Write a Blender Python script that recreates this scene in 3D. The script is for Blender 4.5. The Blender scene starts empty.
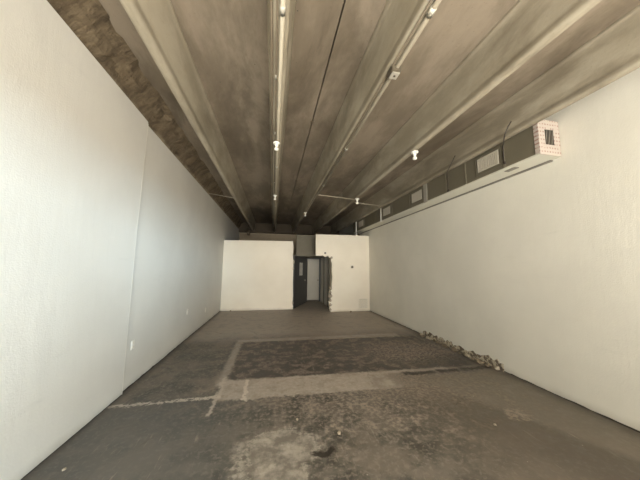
import bpy, bmesh, math, random
from mathutils import Vector, Matrix, noise
random.seed(7)
S = bpy.context.scene
COL = S.collection
PI = math.pi

# ------------------------------------------------------------------ helpers
def put(o, parent=None):
    COL.objects.link(o)
    if parent is not None:
        o.parent = parent
        o.matrix_parent_inverse = parent.matrix_world.inverted()
    return o

def obj(name, bm, mat, parent=None, smooth=False, origin=None):
    """link bm (built in world coordinates) as one mesh object"""
    bmesh.ops.recalc_face_normals(bm, faces=bm.faces)
    if parent is not None:
        off = Vector(parent.get('_o', (0, 0, 0)))
    elif origin is not None:
        off = Vector(origin)
    else:
        off = Vector((0, 0, 0))
    bmesh.ops.translate(bm, verts=bm.verts, vec=-off)
    me = bpy.data.meshes.new(name)
    bm.to_mesh(me); bm.free()
    if smooth:
        for p in me.polygons: p.use_smooth = True
    me.materials.append(mat)
    o = bpy.data.objects.new(name, me)
    o['_o'] = tuple(off)
    COL.objects.link(o)
    if parent is not None:
        o.parent = parent
    else:
        o.location = off
    return o

def structure(name, bm, mat, **k):
    o = obj(name, bm, mat, **k); o['kind'] = 'structure'; return o

def tag(o, label, cat, group=None):
    o['label'] = label; o['category'] = cat
    if group: o['group'] = group
    return o

def thing(name, label, cat, loc, group=None):
    o = bpy.data.objects.new(name, None); COL.objects.link(o)
    o.location = loc; o['_o'] = tuple(loc); o.empty_display_size = .1
    return tag(o, label, cat, group)

def B(): return bmesh.new()

def box(bm, x0, x1, y0, y1, z0, z1, bev=0):
    r = bmesh.ops.create_cube(bm, size=1)
    vs = r['verts']
    for v in vs:
        v.co = Vector((x0 + (v.co.x + .5) * (x1 - x0), y0 + (v.co.y + .5) * (y1 - y0), z0 + (v.co.z + .5) * (z1 - z0)))
    if bev:
        es = {e for v in vs for e in v.link_edges}
        bmesh.ops.bevel(bm, geom=list(es), offset=bev, segments=2, affect='EDGES')
    return bm

def tube(bm, pts, r, n=10, caps=True):
    pts = [Vector(p) for p in pts]
    rings = []
    for i, p in enumerate(pts):
        a = pts[max(i - 1, 0)]; b = pts[min(i + 1, len(pts) - 1)]
        d = (b - a).normalized()
        up = Vector((0, 0, 1)) if abs(d.z) < .9 else Vector((1, 0, 0))
        s = d.cross(up).normalized(); t = s.cross(d)
        rr = r[i] if isinstance(r, (list, tuple)) else r
        rings.append([bm.verts.new(p + (s * math.cos(2 * PI * k / n) + t * math.sin(2 * PI * k / n)) * rr) for k in range(n)])
    for a, b in zip(rings, rings[1:]):
        for k in range(n):
            bm.faces.new((a[k], a[(k + 1) % n], b[(k + 1) % n], b[k]))
    if caps:
        bm.faces.new(rings[0]); bm.faces.new(rings[-1][::-1])
    return bm

def lathe(bm, c, prof, n=16):
    """prof: (r, z) going downwards about vertical axis at c"""
    rings = []
    for r, z in prof:
        rings.append([bm.verts.new((c[0] + r * math.cos(2 * PI * k / n), c[1] + r * math.sin(2 * PI * k / n), c[2] + z)) for k in range(n)])
    for a, b in zip(rings, rings[1:]):
        for k in range(n):
            bm.faces.new((a[k], a[(k + 1) % n], b[(k + 1) % n], b[k]))
    bm.faces.new(rings[0]); bm.faces.new(rings[-1][::-1])
    return bm

def prism(bm, pts, axis, a, b):
    """extrude polygon (2D pts in the remaining axes) along axis from a to b"""
    def mk(p, v):
        c = list(p); c.insert(axis, v); return bm.verts.new(c)
    A = [mk(p, a) for p in pts]; Bv = [mk(p, b) for p in pts]
    n = len(pts)
    for k in range(n):
        bm.faces.new((A[k], A[(k + 1) % n], Bv[(k + 1) % n], Bv[k]))
    bm.faces.new(A[::-1]); bm.faces.new(Bv)
    return bm

# ------------------------------------------------------------------ materials
def srgb(c):
    return tuple(((v / 255) / 12.92 if v / 255 <= .04045 else ((v / 255 + .055) / 1.055) ** 2.4) for v in c) + (1,)

class N:
    def __init__(s, name):
        s.m = bpy.data.materials.new(name); s.m.use_nodes = True
        s.t = s.m.node_tree; s.b = s.t.nodes['Principled BSDF']
        g = s.t.nodes.new('ShaderNodeNewGeometry'); s.P = g.outputs['Position']
    def link(s, a, b): s.t.links.new(a, b)
    def setin(s, n, i, v):
        if hasattr(v, 'links'): s.link(v, n.inputs[i])
        else: n.inputs[i].default_value = v
    def noise(s, scale, detail=5, rough=.55, vec=None, out='Fac', dist=0):
        n = s.t.nodes.new('ShaderNodeTexNoise'); n.inputs['Scale'].default_value = scale
        n.inputs['Detail'].default_value = detail; n.inputs['Roughness'].default_value = rough
        n.inputs['Distortion'].default_value = dist
        s.link(vec or s.P, n.inputs['Vector']); return n.outputs[out]
    def voro(s, scale, vec=None, feat='F1', out='Distance'):
        n = s.t.nodes.new('ShaderNodeTexVoronoi'); n.feature = feat; n.inputs['Scale'].default_value = scale
        s.link(vec or s.P, n.inputs['Vector']); return n.outputs[out]
    def vmul(s, v, c):
        n = s.t.nodes.new('ShaderNodeVectorMath'); n.operation = 'MULTIPLY'; s.setin(n, 0, v); s.setin(n, 1, c); return n.outputs[0]
    def vadd(s, v, c):
        n = s.t.nodes.new('ShaderNodeVectorMath'); n.operation = 'ADD'; s.setin(n, 0, v); s.setin(n, 1, c); return n.outputs[0]
    def math(s, op, a, b=0.0):
        n = s.t.nodes.new('ShaderNodeMath'); n.operation = op; s.setin(n, 0, a); s.setin(n, 1, b); return n.outputs[0]
    def ss(s, v, a, b, lo=0., hi=1.):
        n = s.t.nodes.new('ShaderNodeMapRange'); n.interpolation_type = 'SMOOTHSTEP'
        s.setin(n, 0, v); n.inputs[1].default_value = a; n.inputs[2].default_value = b
        n.inputs[3].default_value = lo; n.inputs[4].default_value = hi; return n.outputs[0]
    def mix(s, f, a, b, mode='MIX'):
        n = s.t.nodes.new('ShaderNodeMix'); n.data_type = 'RGBA'; n.blend_type = mode
        s.setin(n, 0, f); s.setin(n, 6, a); s.setin(n, 7, b); return n.outputs[2]
    def xyz(s, v=None):
        n = s.t.nodes.new('ShaderNodeSeparateXYZ'); s.link(v or s.P, n.inputs[0]); return n.outputs
    def col(s, c): s.setin(s.b, 'Base Color', c)
    def rough(s, r): s.setin(s.b, 'Roughness', r)
    def bump(s, h, strength=.3, dist=.01):
        n = s.t.nodes.new('ShaderNodeBump'); n.inputs['Strength'].default_value = strength; n.inputs['Distance'].default_value = dist
        s.link(h, n.inputs['Height']); s.link(n.outputs[0], s.b.inputs['Normal'])

def plain(name, c, rough=.6, metal=0, var=.12, scale=6, bump=0):
    m = N(name); base = srgb(c); dk = tuple(v * (1 - var) for v in base[:3]) + (1,)
    lt = tuple(min(1, v * (1 + var)) for v in base[:3]) + (1,)
    m.col(m.mix(m.noise(scale), dk, lt)); m.rough(rough); m.b.inputs['Metallic'].default_value = metal
    if bump: m.bump(m.noise(scale * 12, 3), bump, .004)
    return m.m

def wall_mat(name, c, c2):
    m = N(name)
    a = m.mix(m.ss(m.noise(.9, 4), .3, .7), srgb(c), srgb(c2))
    sc = m.ss(m.noise(1., 6, .6, m.vmul(m.P, (3, 1.2, 7))), .62, .8)
    a = m.mix(m.math('MULTIPLY', sc, .25), a, tuple(v * .8 for v in srgb(c2)[:3]) + (1,))
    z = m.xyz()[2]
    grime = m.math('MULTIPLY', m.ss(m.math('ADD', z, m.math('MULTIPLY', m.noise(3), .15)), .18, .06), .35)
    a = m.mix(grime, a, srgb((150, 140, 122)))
    m.col(a); m.rough(.55)
    st = m.noise(9, 4, .6, m.vmul(m.P, (1, 1, .25)))
    op = m.noise(70, 3, .6)
    m.bump(m.math('ADD', m.math('MULTIPLY', st, 1.3), m.math('MULTIPLY', op, .5)), .35, .008)
    return m.m

M = {}
M['wall'] = wall_mat('painted_drywall', (228, 223, 209), (219, 214, 200))
M['wall_left'] = wall_mat('painted_drywall_white', (224, 220, 210), (216, 212, 202))
M['partition'] = wall_mat('painted_partition', (240, 231, 212), (232, 222, 202))

def concrete(name, c, c2, stain, bumpy=.3):
    m = N(name)
    v = m.vmul(m.P, (1, .35, 1))
    a = m.mix(m.ss(m.noise(2.0, 7, .66, v), .38, .62), srgb(c), srgb(c2))
    a = m.mix(m.math('MULTIPLY', m.ss(m.noise(1.1, 6, .66, v, dist=.6), .46, .66), .75), a, srgb(stain))
    a = m.mix(m.math('MULTIPLY', m.ss(m.noise(26, 3, .7), .62, .72), .25), a, srgb(stain))
    a = m.mix(m.ss(m.voro(5), .035, .015), a, srgb(tuple(x * .55 for x in stain)))
    m.col(a); m.rough(.75)
    m.bump(m.noise(18, 6, .65), bumpy, .01)
    return m.m
M['slab'] = concrete('board_marked_slab', (138, 125, 107), (114, 102, 85), (88, 77, 61))
M['stem'] = concrete('cast_beam_concrete', (164, 154, 134), (142, 132, 112), (114, 103, 84))
M['ledger'] = None
m = N('rough_haunch_concrete')
v = m.vmul(m.P, (1.2, 3.2, 1.2))
a = m.mix(m.ss(m.noise(2.6, 8, .68, v), .36, .68), srgb((84, 70, 50)), srgb((122, 106, 82)))
a = m.mix(m.math('MULTIPLY', m.ss(m.noise(8, 5, .7, v), .56, .7), .7), a, srgb((70, 57, 40)))
low = m.math('ADD', m.xyz()[2], m.math('MULTIPLY', m.noise(5, 4), .12))
a = m.mix(m.math('MULTIPLY', m.ss(low, 3.74, 3.66), .6), a, srgb((172, 158, 130)))
m.col(a); m.rough(.9); m.bump(m.noise(12, 8, .7, v), .8, .03); M['ledger'] = m.m

# floor ------------------------------------------------------------
m = N('worn_concrete_floor')
wob = m.vmul(m.vadd(m.noise(2.6, 5, .6, out='Color'), (-.5, -.5, -.5)), (.34, .34, 0))
wob2 = m.vmul(m.vadd(m.noise(14, 5, .65, out='Color'), (-.5, -.5, -.5)), (.15, .15, 0))
Q = m.vadd(m.vadd(m.P, wob2), m.vmul(wob, (.25, .25, 0)))
X, Y, _ = m.xyz(Q)
QW = m.vadd(m.P, m.vadd(m.vmul(wob, (1.6, 1.6, 0)), wob2)); XW, YW, _ = m.xyz(QW)
def rect(x0, x1, y0, y1, s=.03, X=None, Y=None, sk=0):
    X = X or globals()['X']; Y = Y or globals()['Y']
    if sk: Y = m.math('ADD', Y, m.math('MULTIPLY', X, sk))
    a = m.math('MULTIPLY', m.ss(X, x0 - s, x0 + s), m.ss(X, x1 + s, x1 - s))
    b = m.math('MULTIPLY', m.ss(Y, y0 - s, y0 + s), m.ss(Y, y1 + s, y1 - s))
    return m.math('MULTIPLY', a, b)
def amt(f, k): return m.math('MULTIPLY', f, k)
def blob(cx, cy, rx, ry, s=.35):
    dx = m.math('DIVIDE', m.math('SUBTRACT', XW, cx), rx); dy = m.math('DIVIDE', m.math('SUBTRACT', YW, cy), ry)
    d = m.math('SQRT', m.math('ADD', m.math('MULTIPLY', dx, dx), m.math('MULTIPLY', dy, dy)))
    return m.ss(d, 1 + s, 1 - s)
n1 = m.noise(1.5, 7, .62); n2 = m.noise(5, 7, .68); n3 = m.noise(22, 6, .7); n4 = m.noise(.7, 4, .5)
c = m.mix(m.ss(n2, .38, .62), srgb((86, 82, 75)), srgb((132, 127, 116)))
c = m.mix(amt(m.ss(n3, .5, .62), .5), c, srgb((170, 162, 148)))
c = m.mix(amt(m.ss(n1, .46, .6), .6), c, srgb((150, 141, 127)))
# cooler grey in the front-left, warmer towards the right
c = m.mix(amt(m.math('MULTIPLY', m.ss(X, .4, -.8), m.ss(Y, 3.6, 3.1)), .55), c, srgb((112, 114, 110)))
c = m.mix(amt(m.math('MULTIPLY', m.ss(X, 1.0, 2.2), m.ss(Y, 3.9, 3.2)), .6), c, srgb((122, 112, 97)))
c = m.mix(amt(m.math('MULTIPLY', m.ss(YW, 5.3, 6.3), m.ss(n2, .1, .6)), .8), c, srgb((205, 194, 178)))  # far floor painted paler to make up for light missing there
# pinkish light scuffs around the patch
sc = m.math('MULTIPLY', m.ss(n2, .5, .62), m.ss(n3, .42, .56))
c = m.mix(amt(m.math('MULTIPLY', sc, rect(.3, 3.2, 2.3, 3.7, .4)), .75), c, srgb((186, 172, 154)))
c = m.mix(amt(m.math('MULTIPLY', m.ss(n3, .44, .6), blob(1.5, 3.2, 1.5, .6, .6)), .55), c, srgb((182, 166, 150)))
c = m.mix(amt(m.math('MULTIPLY', m.ss(n3, .42, .6), blob(2.0, 5.9, 1.0, .9, .6)), .6), c, srgb((176, 162, 146)))
# light skim band in front of the dark patch
rg = m.ss(m.math('ADD', X, m.math('MULTIPLY', m.math('ADD', n2, n3), 2.2)), 4.3, 3.4)
c = m.mix(amt(m.math('MULTIPLY', rg, rect(-.62, 2.6, 3.22, 3.82, .03, sk=.02)), .8), c, m.mix(n3, srgb((184, 173, 156)), srgb((228, 218, 202))))
# light border of the patch
c = m.mix(amt(rect(-.71, 3.0, 3.6, 5.72, .04), .7), c, m.mix(n3, srgb((174, 164, 148)), srgb((222, 210, 194))))
# dark patch
dk = m.mix(m.ss(n2, .40, .62), srgb((64, 59, 54)), srgb((122, 112, 102)))
c = m.mix(amt(rect(-.58, 3.35, 3.76, 5.52, .035, sk=.03), .92), c, dk)
c = m.mix(amt(m.math('MULTIPLY', rect(.3, 3.1, 3.85, 5.4, .2), m.ss(n3, .55, .66)), .35), c, srgb((140, 128, 114)))
scr = m.ss(m.noise(30, 4, .6, m.vmul(m.P, (1, .12, 1))), .60, .68)
c = m.mix(amt(m.math('MULTIPLY', scr, m.ss(n1, .42, .56)), .5), c, srgb((176, 168, 152)))
# ragged wear where the border has broken up
c = m.mix(amt(m.math('MULTIPLY', m.math('MULTIPLY', m.ss(n2, .5, .58), m.ss(n3, .40, .55)), rect(-.9, 3.4, 3.0, 6.2, .3)), .6), c, srgb((168, 156, 140)))
# saw-cut lines
ln = m.math('MULTIPLY', rect(-1.8, -.6, 3.30, 3.36, .012), m.ss(n3, .4, .5))
c = m.mix(amt(ln, .9), c, srgb((222, 214, 198)))
c = m.mix(amt(rect(-.65, -.60, 2.95, 3.9, .02), .7), c, srgb((222, 212, 196)))
c = m.mix(amt(rect(-.32, -.28, 3.2, 3.75, .012), .7), c, srgb((240, 230, 214)))
c = m.mix(amt(m.math('MULTIPLY', rect(2.0, 3.7, 3.5, 3.60, .02), m.ss(n2, .3, .5)), .85), c, srgb((58, 52, 45)))
c = m.mix(amt(blob(3.0, 3.95, .75, .28, .5), .55), c, srgb((66, 60, 52)))
c = m.mix(amt(m.math('MULTIPLY', m.ss(n3, .45, .55), blob(2.7, 4.5, .9, .55, .5)), .7), c, srgb((176, 162, 146)))
# troweled skim at right foreground, with the diagonal edge
dg = m.math('ADD', X, m.math('MULTIPLY', Y, .62))
c = m.mix(amt(m.math('MULTIPLY', m.ss(dg, 4.15, 4.25), m.ss(Y, 3.5, 3.4)), .55), c, srgb((140, 133, 118)))
c = m.mix(amt(m.math('MULTIPLY', m.math('MULTIPLY', m.ss(dg, 4.18, 4.08), m.ss(dg, 3.2, 3.7)), m.ss(Y, 3.2, 2.6)), .5), c, srgb((96, 88, 76)))
c = m.mix(amt(m.math('MULTIPLY', blob(2.72, 2.36, .16, .09, .3), m.ss(n3, .4, .55)), .7), c, srgb((178, 164, 144)))
# cement blotch in the foreground
bl = blob(.10, 2.22, .34, .34, .3)
c = m.mix(amt(bl, .8), c, m.mix(m.ss(n2, .4, .6), srgb((150, 144, 132)), srgb((200, 192, 178))))
edge = m.math('MULTIPLY', m.ss(m.math('ABSOLUTE', m.math('SUBTRACT', bl, .5)), .35, .1), m.ss(n3, .42, .58))
c = m.mix(amt(edge, .7), c, srgb((196, 190, 176)))
c = m.mix(amt(m.math('MULTIPLY', m.ss(n2, .52, .66), blob(-.05, 2.25, .3, .32, .4)), .6), c, srgb((212, 204, 190)))
c = m.mix(amt(blob(.47, 2.2, .085, .06, .4), .9), c, srgb((52, 46, 38)))
# white specks and cracks
sp = m.ss(m.voro(6.5), .05, .028)
c = m.mix(amt(m.math('MULTIPLY', sp, m.ss(n1, .45, .5)), .8), c, srgb((205, 200, 188)))
cr = m.ss(m.voro(.55, vec=m.vadd(m.P, m.vmul(wob, (1.2, 1.2, 0))), feat='DISTANCE_TO_EDGE'), .010, .003)
c = m.mix(amt(m.math('MULTIPLY', cr, m.ss(n1, .52, .6)), .3), c, srgb((66, 62, 54)))
# darker along the walls
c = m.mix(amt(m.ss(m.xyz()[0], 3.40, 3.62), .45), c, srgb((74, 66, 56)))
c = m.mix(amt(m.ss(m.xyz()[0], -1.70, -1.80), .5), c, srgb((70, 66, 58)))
c = m.mix(1.0, c, (.80, .78, .79, 1), 'MULTIPLY')
m.col(c)
m.rough(m.ss(n2, .3, .7, .42, .75))
m.bump(m.math('ADD', n2, m.math('MULTIPLY', n3, .35)), .28, .012)
M['floor'] = m.m

M['dark'] = plain('dark_void', (30, 26, 22), .9)
M['dimwall'] = plain('dim_beige_plaster', (176, 160, 134), .8, bump=.2)
M['greywall'] = plain('grey_header_paint', (118, 112, 96), .8, bump=.2)
M['darkdoor'] = plain('dark_grey_paint', (74, 74, 72), .5, var=.08)
M['whitedoor'] = plain('off_white_door_paint', (172, 166, 150), .5, var=.05)
M['jamb'] = plain('brown_grey_jamb', (128, 120, 104), .6)
M['stud'] = plain('exposed_framing', (122, 112, 94), .85, bump=.4)
M['gyps'] = plain('broken_gypsum', (170, 158, 138), .9, var=.3, scale=20, bump=.5)
M['rubble'] = plain('dusty_rubble', (128, 115, 96), .95, var=.5, scale=14, bump=.6)
M['duct'] = plain('duct_side_sheet', (108, 101, 84), .5, var=.08, scale=3)
M['ductbot'] = plain('duct_underside_lit', (206, 202, 186), .6, var=.06, scale=4)  # paler than the sides: light from the ground painted into the colour
M['galv'] = plain('galvanised_steel', (178, 172, 158), .4, .3, var=.1)
m = N('torn_plaster_edge')
c = m.mix(m.ss(m.noise(16, 4, .6), .46, .54), srgb((106, 94, 79)), srgb((184, 172, 150)))
m.col(c); m.rough(.95); m.bump(m.noise(30, 5), .8, .02); M['torn'] = m.m
M['white'] = plain('white_enamel', (236, 232, 220), .4, var=.03)
M['pipe'] = plain('painted_steel_pipe', (160, 150, 130), .7, var=.1)
M['pipedk'] = plain('dark_steel_pipe', (104, 92, 74), .6, .2, var=.2)
M['wire'] = plain('dark_wire', (58, 50, 42), .6)
M['boxdk'] = plain('weathered_box_steel', (96, 88, 74), .5, .3)
M['plastic'] = plain('cream_plastic', (228, 220, 202), .45, var=.03)
M['slatgrey'] = plain('grey_louver', (120, 114, 104), .5, var=.1)
M['asphalt'] = plain('pavement', (150, 145, 135), .9, bump=.3)
M['paper'] = None
M['regist'] = plain('dusty_register_enamel', (186, 178, 162), .5, var=.08)
m = N('printed_notice'); 
px, py, pz = m.xyz()
ln = m.math('SINE', m.math('MULTIPLY', pz, 120.))
c = m.mix(amt(m.math('MULTIPLY', m.ss(ln, .1, .5), m.ss(m.noise(60, 2), .4, .5)), .6), srgb((226, 222, 210)), srgb((110, 106, 98)))
m.col(c); M['paper'] = m.m
# end cap: white foil tape with pinkish red printing
m = N('printed_foil_tape')
px, py, pz = m.xyz()
l1 = m.ss(m.math('SINE', m.math('MULTIPLY', pz, 118.)), .1, .6)
l2 = m.ss(m.math('SINE', m.math('MULTIPLY', px, 150.)), -.5, .2)
c = m.mix(amt(m.math('MULTIPLY', m.math('MULTIPLY', l1, l2), m.ss(m.noise(24, 2), .35, .55)), .8), srgb((184, 172, 160)), srgb((138, 98, 90)))
m.col(c); m.rough(.4); M['tape'] = m.m

# ------------------------------------------------------------------ dimensions
XL, XR = -1.80, 3.63
XLF = -1.825
YF, YE = -2.6, 13.4          # storefront, far end
ZS, ZB = 3.93, 3.456         # slab underside, stem bottoms
YPL, YPR = 9.45, 8.75

# floor
b = B(); box(b, -2.3, 4.1, YF, YE + .3, -.15, 0); structure('floor', b, M['floor'])

# left wall: two layers of drywall meeting in a vertical joint
def wall_slab(name, mat, xa, xb, y0, y1, za, zb, ny=1):
    b = B()
    prism(b, [(y0, 0), (y1, 0), (y1, zb), (y0, za)], 0, xa, xb)
    return structure(name, b, mat)
w = wall_slab('wall_left', M['wall_left'], XLF - .2, XLF, YF, YE, 3.63, 3.56)
bb = B(); box(bb, XLF - .2, XLF - .15, YF, YE, 3.5, 4.1); obj('block_backing', bb, M['slab'], w)
b = B(); prism(b, [(YF, 0.012), (3.60, 0.004), (3.575, 1.8), (3.60, 3.625), (YF, 3.73)], 0, XLF + .001, XL)
nw = obj('drywall_layer', b, M['wall_left'], w)
b = B()
tube(b, [(XL - .008, 3.605, .0), (XL - .008, 3.580, 1.8), (XL - .008, 3.605, 3.6)], .010, 6)
obj('joint_bead', b, M['white'], w)
obj('joint_gap', box(B(), XLF - .002, XLF + .003, 3.612, 3.628, 0, 3.6), M['slatgrey'], w)
# right wall
w = wall_slab('wall_right', M['wall'], XR, XR + .2, YF, YE, 3.95, 3.95)
# dark residue strip where the base trim was pulled off
def ragged_strip(name, x, sgn, y0, y1, h, mat, step=.06):
    b = B(); top = []; y = y0
    while y < y1:
        top.append((y, h * (.55 + .75 * random.random()))); y += step * (.5 + random.random())
    top.append((y1, h * .7))
    pts = [(y0, 0.0)] + top + [(y1, 0.0)]
    prism(b, pts, 0, x, x + sgn * .004)
    return structure(name, b, mat)
ragged_strip('baseboard_right', XR - .0005, -1, 0.3, YPR, .013, M['wire'])
ragged_strip('baseboard_left', XL + .0005, 1, 0.3, 3.59, .007, M['wire'])
ragged_strip('trim_1', XLF + .0005, 1, 3.61, YPL, .016, M['wire'])

# far end wall and storefront wall behind the camera
b = B(); box(b, -2.1, 4.1, YE, YE + .2, 0, 4.1); structure('wall_back', b, M['dimwall'])
b = B()
box(b, -2.1, -1.1, YF - .15, YF, 0, 4.1); box(b, 3.1, 4.1, YF - .15, YF, 0, 4.1)
box(b, -1.1, 3.1, YF - .15, YF, 2.75, 4.1)
structure('wall_front', b, M['wall'])
b = B()
for x in (-1.1, .28, 1.66, 3.04): box(b, x, x + .06, YF - .12, YF - .04, 0, 2.75)
box(b, -1.04, 3.04, YF - .12, YF - .04, 2.69, 2.75); box(b, -1.04, 3.04, YF - .12, YF - .04, 0, .1)
structure('window_1', b, M['galv'])
b = B(); box(b, -8, 10, -12, YF - .16, -.2, -.05); structure('ground', b, M['asphalt'])
# covered walkway outside
b = B(); box(b, -8, 10, -5.2, YF - .16, 3.1, 3.3); structure('trim_2', b, M['wall'])

# ------------------------------------------------------------------ ceiling: double tees
b = B()
for x0, x1 in ((-2.05, -1.70), (-1.685, .539), (.554, 2.652), (2.668, 3.85)):
    box(b, x0, x1, YF, YE + .2, ZS, ZS + .09)
box(b, -2.1, 3.9, YF - .1, YE + .2, ZS + .11, ZS + .2)
ceil = structure('ceiling', b, M['slab'])
def stem(xc, hw=.042, y1=YE - .02):
    b = B()
    half = [(.135, .01), (.112, -.02), (.098, -.06), (.090, -.16), (hw + .012, ZB - ZS + .10), (hw + .004, ZB - ZS + .06), (hw + .010, ZB - ZS + .054), (hw + .002, ZB - ZS + .036), (hw + .006, ZB - ZS + .028), (hw - .004, ZB - ZS + .012), (hw - .016, ZB - ZS + .001), (hw - .03, ZB - ZS)]
    pts = [(xc - a, ZS + z) for a, z in half] + [(xc + a, ZS + z) for a, z in half[::-1]]
    ys = [YF + .02 + i * (y1 - YF - .02) / 60 for i in range(61)]
    rows = []
    for y in ys:
        rows.append([b.verts.new((x + .004 * noise.noise(Vector((x * 3, y * 1.1, z * 2))), y, z + .004 * noise.noise(Vector((x, y, z * 3))))) for x, z in pts])
    n = len(pts)
    for r0, r1 in zip(rows, rows[1:]):
        for k in range(n): b.faces.new((r0[k], r0[(k + 1) % n], r1[(k + 1) % n], r1[k]))
    b.faces.new(rows[0]); b.faces.new(rows[-1][::-1])
    # board line along the lower edges
    o = obj('concrete_beam', b, M['stem'], ceil, smooth=True)
    return o
SX = [-1.09, .0, 1.035, 2.155, 3.225]
for x in SX: stem(x, .06 if x == 0 else .042)
# rough cast haunch above the left drywall
b = B(); NY, NZ = 260, 9; rows = []
for i in range(NY + 1):
    y = YF + .02 + (YE - YF - .05) * i / NY
    wd = .235 - .004 * (y - 2); row = []
    for j in range(NZ + 1):
        t = j / NZ
        x = XLF - .03 + (wd + .03) * t; z = 3.60 + (ZS - 3.60) * t ** .8
        d = .045 * noise.noise(Vector((x * 7, y * 4, z * 7))) + .02 * noise.noise(Vector((x * 20, y * 16, z * 20)))
        if j in (0,): d = 0
        row.append(b.verts.new((x + d * .7, y, z - d * .7)))
    rows.append(row)
for r0, r1 in zip(rows, rows[1:]):
    for k in range(NZ): b.faces.new((r0[k], r0[k + 1], r1[k + 1], r1[k]))
c0 = b.verts.new((XLF - .15, rows[0][0].co.y, ZS + .05)); c1 = b.verts.new((XLF - .15, rows[-1][0].co.y, ZS + .05))
b.faces.new([c0] + rows[0]); b.faces.new([c1] + rows[-1][::-1])
b.faces.new((rows[0][0], c0, c1, rows[-1][0])); 
b.faces.new((rows[0][-1], rows[-1][-1], c1, c0))
structure('trim_3', b, M['ledger'])
# end beam, colour darkened to stand for the unlit far end
b = B(); box(b, XLF, XR, YE - .35, YE - .01, ZB - .03, ZS); structure('trim_4', b, plain('shade_dark_end_beam', (84, 74, 60), .9, bump=.4))

# ------------------------------------------------------------------ partitions
b = B()
pl = [(XLF, 0), (.79, 0), (.80, .12), (.775, .2), (.79, .5), (.775, 1.0), (.78, 1.75), (.80, 1.86), (.765, 1.9), (.75, 2.1), (.765, 2.3), (.742, 2.62), (XLF, 2.585)]
prism(b, [(x, z) for x, z in pl], 1, YPL, YPL + .10)
p = obj('drywall_partition', b, M['partition'], origin=(-.5, YPL, 0))
p['kind'] = 'structure'; p.name = 'wall_partition_left'
# torn white paper and framing on its cut edge
b = B()
for z0, z1, w_ in ((1.72, 1.9, .035), (1.5, 1.6, .02), (.18, .3, .03), (2.3, 2.36, .03)):
    prism(b, [(.76, z0), (.79 + w_ * .6, z0 + .02), (.79 + w_, (z0 + z1) / 2), (.785 + w_ * .4, z1 - .01), (.76, z1)], 1, YPL - .006, YPL + .012)
obj('torn_edge', b, M['gyps'], p)

b = B()
pr = [(XR, 0), (2.12, 0), (2.06, .10), (2.10, .22), (2.03, .36), (2.13, .42), (2.08, .52), (2.16, .6), (2.07, .74), (2.17, .80), (2.15, 1.0), (2.18, 1.25), (2.15, 1.5), (2.17, 1.72), (2.12, 1.86), (2.13, 2.0), (2.05, 1.97), (2.0, 2.05), (1.90, 1.98), (1.83, 2.05), (1.72, 2.03), (1.55, 2.04), (1.535, 2.3), (1.54, 2.83), (XR, 2.845)]
prism(b, pr, 1, YPR, YPR + .10)
p = obj('wall_partition_right', b, M['partition'], origin=(2.8, YPR, 0)); p['kind'] = 'structure'
# exposed framing and lumps of broken board down the torn edge
b = B(); box(b, 2.10, 2.15, YPR + .025, YPR + .075, 0, 2.0); obj('metal_stud', b, M['stud'], p)
for z, w_ in ((.08, .05), (.25, .06), (.40, .05), (.55, .07), (.70, .05), (.84, .04), (1.6, .025), (1.97, .05)):
    b = B()
    x = 2.10 if z < 1 else 2.14
    bmesh.ops.create_icosphere(b, subdivisions=2, radius=w_)
    for v in b.verts:
        v.co = Vector((v.co.x * 1.1, v.co.y * .5, v.co.z)) * (1 + .5 * noise.noise(v.co * 30 + Vector((z * 9, 0, 0))))
        v.co += Vector((x, YPR + .01, z))
    obj('broken_board', b, M['gyps'], p)
# small stain-box at the top of the opening
b = B(); box(b, 1.86, 1.93, YPR - .012, YPR + .005, 2.10, 2.17, .004)
tag(obj('cover_plate', b, M['slatgrey'], origin=(1.9, YPR, 2.1)), 'tiny grey cover plate above the torn opening edge', 'cover plate')

# thermostat
t = thing('thermostat', 'small dark round thermostat mark on the right cream partition', 'thermostat', (2.94, YPR, 1.63))
b = B(); tube(b, [(2.94, YPR + .003, 1.63), (2.94, YPR - .012, 1.63)], .075, 20); obj('backplate', b, M['plastic'], t)
b = B(); tube(b, [(2.94, YPR - .0115, 1.63), (2.94, YPR - .03, 1.63)], .045, 20); obj('dial', b, M['boxdk'], t)

# return-air grille
t = thing('return_air_grille', 'cream louvered air grille low on the right partition by the corner', 'vent', (3.38, YPR, .27))
gx0, gx1, gz0, gz1 = 3.19, 3.56, .09, .46
b = B()
box(b, gx0, gx1, YPR - .02, YPR + .002, gz0, gz0 + .025); box(b, gx0, gx1, YPR - .02, YPR + .002, gz1 - .025, gz1)
box(b, gx0, gx0 + .025, YPR - .02, YPR + .002, gz0 + .025, gz1 - .025); box(b, gx1 - .025, gx1, YPR - .02, YPR + .002, gz0 + .025, gz1 - .025)
obj('frame', b, M['plastic'], t)
b = B(); n = 9
for i in range(n):
    z = gz0 + .035 + i * (gz1 - gz0 - .06) / n
    prism(b, [(YPR - .018, z), (YPR - .014, z - .003), (YPR - .001, z + .022), (YPR - .005, z + .025)], 0, gx0 + .02, gx1 - .02)
obj('louvers', b, M['plastic'], t)
b = B(); box(b, gx0 + .02, gx1 - .02, YPR - .001, YPR + .001, gz0 + .02, gz1 - .02); obj('backing', b, M['slatgrey'], t)

# ------------------------------------------------------------------ hallway behind
b = B(); box(b, .93, XR, 9.95, 10.05, 2.06, 2.95); structure('wall_header', b, M['greywall'])
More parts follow.
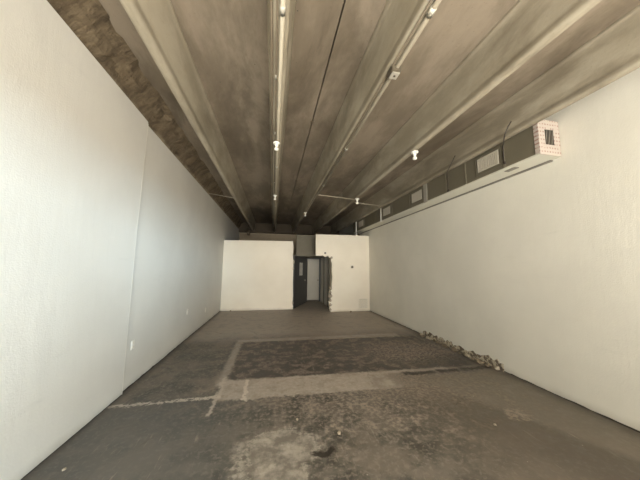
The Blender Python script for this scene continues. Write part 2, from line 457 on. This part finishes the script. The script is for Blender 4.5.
# slanting dark wall on the left of the hallway
def slant(name, x0, y0, x1, y1, z0, z1, th, mat, parent=None):
    d = Vector((x1 - x0, y1 - y0)).normalized(); n_ = Vector((-d.y, d.x)) * th
    b = B(); prism(b, [(x0, y0), (x1, y1), (x1 + n_.x, y1 + n_.y), (x0 + n_.x, y0 + n_.y)], 2, z0, z1)
    return b
structure('wall_hall_left', slant('', .84, 9.58, 1.60, 11.35, 0, 2.055, .08, None), M['darkdoor'])
structure('wall_hall_right', box(B(), 2.27, 2.37, 9.0, 11.5, 0, 2.055), M['wall'])
structure('wall_hall_back', (lambda b: (box(b, 1.45, 1.62, 11.5, 11.6, 0, 2.055), box(b, 2.2, 2.5, 11.5, 11.6, 0, 2.055), box(b, 1.62, 2.2, 11.5, 11.6, 2.0, 2.055), b)[-1])(B()), M['darkdoor'])
structure('ceiling_hall', box(B(), .5, 2.6, 10.06, 11.6, 2.06, 2.12), M['greywall'])
d = structure('door_1', box(B(), 1.63, 2.19, 11.49, 11.53, .06, 1.99, .004), M['whitedoor'])
obj('door_panel', (lambda b: (box(b, 1.70, 2.12, 11.483, 11.492, 1.1, 1.85, .003), box(b, 1.70, 2.12, 11.483, 11.492, .2, .95, .003), b)[-1])(B()), M['whitedoor'], d)
obj('door_handle', (lambda b: (tube(b, [(2.13, 11.49, 1.0), (2.13, 11.45, 1.0)], .012), tube(b, [(2.13, 11.45, 1.0), (2.13, 11.42, 1.0)], .028), b)[-1])(B()), M['boxdk'], d)
structure('trim_5', box(B(), 2.245, 2.269, 10.6, 10.72, 0, 2.05), M['jamb'])
structure('trim_6', box(B(), 2.245, 2.269, 9.75, 9.87, 0, 2.05), M['jamb'])
# notice on the dark wall
dv = Vector((.76, 1.77)).normalized(); nn = Vector((dv.y, -dv.x))
def onw(s, off): return (.84 + dv.x * s + nn.x * off, 9.58 + dv.y * s + nn.y * off)
a0, a1 = onw(.66, .001), onw(1.12, .001); a2, a3 = onw(1.12, .006), onw(.66, .006)
b = B(); prism(b, [a0, a1, a2, a3], 2, 1.25, 1.80)
tag(obj('paper_notice', b, M['paper'], origin=(a0[0], a0[1], 1.2)), 'pale printed paper notice on the dark grey hallway wall', 'notice')
a = onw(1.45, 0); b = B(); c_ = onw(1.45, .05); tube(b, [(a[0], a[1], 1.02), (c_[0], c_[1], 1.02)], .03, 12)
tag(obj('door_knob', b, M['galv'], origin=(a[0], a[1], 1.02)), 'small metal knob on the dark grey hallway panel', 'knob')

# ------------------------------------------------------------------ outlets on the left wall
def outlet(y, z, label, x):
    t = thing('wall_outlet', label, 'outlet', (x, y, z))
    obj('cover_plate', box(B(), x - .001, x + .008, y - .037, y + .037, z - .06, z + .06, .003), M['white'], t)
    for dz in (-.028, .028):
        obj('socket', tube(B(), [(x + .007, y, z + dz), (x + .011, y, z + dz)], .017, 16), M['plastic'], t)
outlet(3.79, .54, 'white wall outlet on left wall just past the vertical joint', XLF)
outlet(5.9, .60, 'white wall outlet midway along the far left wall', XLF)
outlet(7.4, .38, 'white wall outlet near the far end of left wall, low', XLF)

# ------------------------------------------------------------------ air duct
DX0, DX1, DZ0, DZ1, DY0, DY1 = 3.29, XR - .005, 3.06, 3.53, 2.32, 9.6
t = thing('air_duct', 'long dark grey rectangular air duct high along the right wall', 'air duct', (3.45, DY0, DZ0))
b = B(); box(b, DX0, DX1, DY0 + .012, DY1, DZ0 + .02, DZ1)
body = obj('casing', b, M['duct'], t)
for y in (2.80, 3.52, 4.02, 5.3, 6.2, 7.3, 8.3):
    obj('joint_flange', box(B(), DX0 - .012, DX0 + .002, y - .012, y + .012, DZ0 + .02, DZ1), M['duct'], body)
obj('underside_lit_panel', box(B(), DX0 - .004, DX1, DY0 + .005, DY1, DZ0, DZ0 + .0195), M['ductbot'], t)  # pale panel standing for the ground-lit bottom of the casing
obj('wall_ledge', box(B(), DX1 - .03, DX1 + .004, DY0 + .1, DY1, DZ0 - .02, DZ0 - .001), M['slatgrey'], t)
# end cap
cap = obj('end_cap', box(B(), DX0 - .006, DX1, DY0 - .006, DY0 + .011, DZ0, DZ1 + .008, .003), M['tape'], t)
obj('edge_tape', box(B(), DX0 - .0085, DX0 - .0045, DY0 - .004, DY0 + .05, DZ0 + .02, DZ1), M['tape'], cap)
cx0, cx1, cz0, cz1 = 3.385, 3.520, 3.20, 3.40
obj('end_opening', box(B(), cx0, cx1, DY0 - .009, DY0 - .0055, cz0, cz1), M['wire'], cap)
b = B()
for i in range(3):
    x = cx0 - .012 + i * .048
    prism(b, [(x, cz0), (x + .009, cz0), (x + .049, cz1), (x + .040, cz1)], 1, DY0 - .014, DY0 - .0085)
# clip stripes to the opening
for pl_co, pl_no in (((cx0, 0, 0), (-1, 0, 0)), ((cx1, 0, 0), (1, 0, 0))):
    bmesh.ops.bisect_plane(b, geom=b.verts[:] + b.edges[:] + b.faces[:], plane_co=pl_co, plane_no=pl_no, clear_outer=True)
obj('slanted_vane', b, M['slatgrey'], cap)
# supply registers
def register(y0, y1, z0=3.18, z1=3.40, nv=10):
    r = obj('register', (lambda b: (box(b, DX0 - .016, DX0 + .001, y0, y1, z0, z0 + .02), box(b, DX0 - .016, DX0 + .001, y0, y1, z1 - .02, z1),
        box(b, DX0 - .016, DX0 + .001, y0, y0 + .02, z0 + .02, z1 - .02), box(b, DX0 - .016, DX0 + .001, y1 - .02, y1, z0 + .02, z1 - .02), b)[-1])(B()), M['regist'], t)
    b = B()
    for i in range(nv):
        y = y0 + .03 + i * (y1 - y0 - .05) / nv
        box(b, DX0 - .013, DX0 - .002, y, y + (y1 - y0) / nv * .55, z0 + .018, z1 - .018)
    obj('vanes', b, M['regist'], r)
    obj('damper_shadow', box(B(), DX0 - .0015, DX0 + .001, y0 + .02, y1 - .02, z0 + .02, z1 - .02), M['slatgrey'], r)
    # raised collar round the register
    obj('collar', (lambda b: (box(b, DX0 - .01, DX0 + .001, y0 - .05, y1 + .05, z0 - .05, z0 - .03), box(b, DX0 - .01, DX0 + .001, y0 - .05, y1 + .05, z1 + .03, z1 + .05),
        box(b, DX0 - .01, DX0 + .001, y0 - .05, y0 - .03, z0 - .03, z1 + .03), box(b, DX0 - .01, DX0 + .001, y1 + .03, y1 + .05, z0 - .03, z1 + .03), b)[-1])(B()), M['duct'], r)
register(2.88, 3.25); register(4.80, 5.18); register(6.32, 6.74); register(8.45, 8.9)
# straps
obj('strap', box(B(), DX0 - .012, DX0 + .001, 4.60, 4.72, DZ0 - .002, DZ1 + .02), M['galv'], t)
obj('strap', tube(B(), [(DX0 - .015, 6.9, 3.50), (DX0 - .015, 6.9, DZ0 - .02)], .014), M['white'], t)
obj('strap', tube(B(), [(DX0 - .015, 9.2, 3.62), (DX0 - .015, 9.2, DZ0 - .25)], .02), M['white'], t)
W1 = [(3.118, 2.51, 3.60), (3.095, 2.54, 3.54), (3.10, 2.60, 3.46), (3.19, 2.70, 3.42), (DX0 - .014, 2.79, 3.40), (DX0 - .014, 2.79, 3.14)]
W2 = [(3.118, 3.54, 3.60), (3.095, 3.56, 3.54), (3.10, 3.65, 3.46), (3.19, 3.85, 3.42), (DX0 - .014, 3.95, 3.40), (DX0 - .014, 3.95, 3.09)]
def wire(W):
    q, z = W[-1], W[-1][2]
    b = B(); tube(b, W, .0075, 6)
    obj('hanger_wire', b, M['wire'], t)
    obj('hanger_clip', box(B(), DX0 - .02, DX0 - .001, q[1] - .015, q[1] + .015, z - .01, z + .03), M['wire'], t)
wire(W1)
wire(W2)
obj('loose_underside_flap', box(B(), 3.35, 3.42, 2.70, 2.86, DZ0 - .012, DZ0 - .003), M['slatgrey'], t)

# ------------------------------------------------------------------ pipes under the ceiling
def pipe(name, label, pts, r, mat, cat='pipe', fittings=(), fmat=None):
    t = thing(name, label, cat, pts[0])
    obj('pipe_run', tube(B(), pts, r, 12), mat, t, smooth=True)
    for f in fittings:
        p = Vector(f); obj('coupling', tube(B(), [p - Vector((0, .03, 0)), p + Vector((0, .03, 0))], r * 1.2, 12), fmat or mat, t, smooth=True)
    return t
pipe('conduit', 'pale conduit pipe running under the middle beam beside a dark cable', [(.010, YF + .05, ZB - .022), (.010, YE - .4, ZB - .022)], .018, M['pipe'],
     fittings=[(.010, y, ZB - .022) for y in (1.55, 4.3, 7.2, 10)], fmat=M['galv'])
pipe('cable', 'thin dark cable run along the left edge of middle beam', [(-.070, YF + .05, ZB + .01), (-.070, YE - .4, ZB + .01)], .009, M['pipedk'], 'cable')
pipe('cable', 'slim dark line clipped beneath the middle beam, left of the pale conduit', [(-.030, YF + .05, ZB - .006), (-.030, YE - .4, ZB - .006)], .007, M['pipedk'], 'cable',
     fittings=[(-.030, y, ZB - .008) for y in (2.2, 3.2, 5.2)], fmat=M['galv'])
sp = pipe('conduit', 'pale steel pipe under the right edge of the beam right of centre', [(1.06, YF + .05, ZB - .022), (1.06, 5.75, ZB - .022)], .02, M['pipe'],
     fittings=[(1.06, y, ZB - .022) for y in (1.35, 3.4, 5.1)], fmat=M['galv'])
pipe('cable', 'dark slim cable beside the pale pipe under the beam right of centre', [(1.02, YF + .05, ZB - .008), (1.02, 12.9, ZB - .008)], .009, M['pipedk'], 'cable')
pipe('branch_pipe', 'thin pale branch pipe crossing to the sprinkler between right beams', [(1.06, 5.80, ZB - .03), (2.12, 6.0, ZB - .03)], .012, M['pipe'])
pipe('branch_pipe', 'thin pale branch pipe crossing from right beam to the duct', [(2.2, 6.3, ZB - .02), (3.24, 6.62, ZB - .0)], .011, M['pipe'])
pipe('branch_pipe', 'thin pale rod crossing from the rough concrete edge to the left beam', [(XLF + .0, 6.95, ZB + .16), (-1.07, 6.7, ZB - .002)], .008, M['pipe'])
pipe('elbow_pipe', 'dark bent pipe where the left beam meets the back', [(-1.40, 12.9, 3.5), (-1.30, 12.2, 3.40), (-1.22, 11.9, 3.30), (-1.2, 11.8, 3.15)], .08, M['pipedk'])
pipe('elbow_pipe', 'dark bent pipe stub on the corner of right wall under the duct', [(3.42, 9.30, 3.0), (3.42, 9.27, 2.93), (3.48, 9.25, 2.89), (XR, 9.25, 2.89)], .035, M['pipedk'])
# junction box on the right pipe
t = thing('junction_box', 'dark square junction box on the pipe of the beam right of centre', 'junction box', (1.05, 1.87, ZB))
obj('housing', box(B(), 1.005, 1.10, 1.83, 1.93, ZB - .07, ZB - .001, .006), M['boxdk'], t)
obj('lid', box(B(), 1.015, 1.09, 1.84, 1.92, ZB - .078, ZB - .0695, .002), M['galv'], t)
obj('screw', tube(B(), [(1.053, 1.88, ZB - .0775), (1.053, 1.88, ZB - .084)], .01, 10), M['wire'], t)
# joint seam weld plates along the slab gap
for i, y in enumerate((3.6, 6.3)):
    tag(obj('weld_plate', box(B(), .515, .575, y - .03, y + .03, ZS - .008, ZS + .001, .002), M['pipedk'], origin=(.546, y, ZS)),
        ['small dark weld plate on the black ceiling joint, nearest the camera', 'small dark weld plate on the black ceiling joint, farther back'][i], 'plate')

# sprinkler heads
def head(x, y, z, label, s=1.):
    t = thing('sprinkler_head', label, 'sprinkler', (x, y, z), 'white sprinkler heads under the beams')
    obj('escutcheon', lathe(B(), (x, y, z), [(.02 * s, 0), (.05 * s, -.004 * s), (.052 * s, -.018 * s), (.03 * s, -.026 * s)], 20), M['white'], t, smooth=True)
    obj('body', lathe(B(), (x, y, z), [(.024 * s, -.024 * s), (.024 * s, -.05 * s), (.017 * s, -.06 * s), (.017 * s, -.085 * s)], 14), M['white'], t, smooth=True)
    obj('deflector', lathe(B(), (x, y, z), [(.017 * s, -.085 * s), (.03 * s, -.09 * s), (.03 * s, -.115 * s), (.012 * s, -.125 * s)], 16), M['white'], t, smooth=True)
head(-.006, 3.40, ZB - .040, 'white sprinkler head under the middle beam, nearer one', 1.)
head(-.006, 6.05, ZB - .040, 'white sprinkler head under the middle beam, farther back', 1.)
head(1.02, 7.95, ZB, 'white sprinkler head under the beam right of centre, far back', 1.1)
head(2.165, 3.30, ZB, 'white sprinkler head under the right beam in front of the duct', 1.1)
head(2.17, 6.0, ZB, 'white sprinkler head under the right beam where branch pipe ends', 1.2)

# ------------------------------------------------------------------ rubble along the right wall
b = B(); pts = [(3.36, 0.0)]; y = 3.36
up = []
while y < 5.45:
    up.append((y, .05 + .08 * random.random() + (.03 if 3.4 < y < 3.9 else 0))); y += .035 + .05 * random.random()
prism(b, [(3.36, 0)] + up + [(5.45, 0)], 0, XR - .018, XR - .0005)
tag(obj('torn_wall_base', b, M['torn'], origin=(XR, 4.4, 0)), 'ragged broken plaster strip at the foot of right wall', 'broken plaster')
def chunk(bm, c, r, seed):
    o = len(bm.verts)
    rr = bmesh.ops.create_icosphere(bm, subdivisions=2, radius=1)
    zmin = 9
    for v in rr['verts']:
        k = 1 + .55 * noise.noise(v.co * 1.7 + Vector((seed, seed * 2, 0)))
        v.co = Vector((v.co.x * r[0] * k, v.co.y * r[1] * k, v.co.z * r[2] * k)); zmin = min(zmin, v.co.z)
    for v in rr['verts']: v.co += Vector((c[0], c[1], c[2] - zmin - .003))
def rub(y, d, r, mat):
    x = XR - .02 - d; b = B(); chunk(b, (x, y, 0), r, y * 7.3); 
    return obj('plaster_chunk', b, mat, origin=(x, y, 0))
for i in range(24):
    y = 3.42 + 1.95 * (i / 23) + random.uniform(-.015, .015)
    s = random.uniform(.022, .05)
    o = rub(y, s * 1.3 + random.uniform(0, .05), (s * random.uniform(.8, 1.2), s * random.uniform(.8, 1.2), s * random.uniform(.5, .9)), M['rubble'] if random.random() < .55 else M['gyps'])
    tag(o, 'lump of broken plaster rubble lying along the foot of right wall', 'rubble', 'plaster rubble along the right wall')
for i, (x, y, s, lab) in enumerate(((-1.56, 2.42, .012, 'small white crumb on the floor near the left wall, foreground'), (.68, 2.44, .016, 'small white crumb on the floor right of the cement blotch'),
      (.30, 2.72, .013, 'tiny white crumb behind the cement blotch'), (2.30, 2.28, .012, 'tiny pale crumb on smooth floor at right foreground'),
      (-1.45, 9.3, .03, 'small dark lump on the floor before the left cream partition'), (2.82, 8.55, .035, 'small dark lump at foot of the right cream partition'))):
    b = B(); chunk(b, (x, y, 0), (s, s * 1.2, s * .7), i * 3.1 + 1)
    tag(obj('floor_crumb', b, M['gyps'] if i < 4 else M['rubble'], origin=(x, y, 0)), lab, 'debris')

# ------------------------------------------------------------------ light: daylight through the storefront
def area(name, loc, rot, sx, sy, e, c):
    l = bpy.data.lights.new(name, 'AREA'); l.shape = 'RECTANGLE'; l.size = sx; l.size_y = sy; l.energy = e; l.color = c
    o = bpy.data.objects.new(name, l); COL.objects.link(o); o.location = loc; o.rotation_euler = rot; return o
area('window_daylight', (1.0, YF + .03, 1.45), (PI / 2, 0, 0), 4.0, 2.3, 42, (1.0, .98, .94))
area('pavement_bounce', (1.1, YF - 1.6, 0.0), (PI, 0, 0), 4.2, 2.8, 1200, (1.0, .96, .88))
def aimed(name, p, q, sx, sy, e, c):
    o = area(name, p, (0, 0, 0), sx, sy, e, c); o.rotation_euler = (Vector(q) - Vector(p)).to_track_quat('-Z', 'Y').to_euler()
aimed('low_sky', (18, -34, 3.6), (-1.8, 4, 1.6), 12, 5, 13000, (.55, .80, 1.0))
aimed('street_glare', (.6, -20, 2.0), (.8, 9, 1.4), 8, 3.0, 1600, (1.0, .95, .88))
b = B(); box(b, 2.0, 9, -4.3, -4.1, -.06, 1.5); structure('unseen_light_blocker', b, M['wall'])  # added unseen low wall, keeps low_sky off the foot of the left wall
w = bpy.data.worlds.new('sky'); S.world = w; w.use_nodes = True
bg = w.node_tree.nodes['Background']; bg.inputs[0].default_value = (.78, .88, 1, 1); bg.inputs[1].default_value = 1.5

# ------------------------------------------------------------------ camera
cam = bpy.data.cameras.new('camera'); co = bpy.data.objects.new('camera', cam); COL.objects.link(co)
yaw, pitch, roll = 0.19107587, 0.11395681, 0.010
F = Vector((math.sin(yaw) * math.cos(pitch), math.cos(yaw) * math.cos(pitch), math.sin(pitch)))
r = Vector((math.cos(yaw), -math.sin(yaw), 0)); u = r.cross(F)
r2 = r * math.cos(roll) + u * math.sin(roll); u2 = u * math.cos(roll) - r * math.sin(roll)
mw = Matrix((r2, u2, -F)).transposed().to_4x4(); mw.translation = Vector((0, 0, 1.6)); co.matrix_world = mw
cam.sensor_fit = 'HORIZONTAL'; cam.sensor_width = 36; cam.lens = 240 / 640 * 36; cam.clip_start = .02
S.camera = co
for o in bpy.data.objects:
    if '_o' in o: del o['_o']
S.view_settings.view_transform = 'Standard'; S.view_settings.look = 'None'; S.view_settings.gamma = 1
S.view_settings.use_curve_mapping = False; S.view_settings.exposure = 0.88
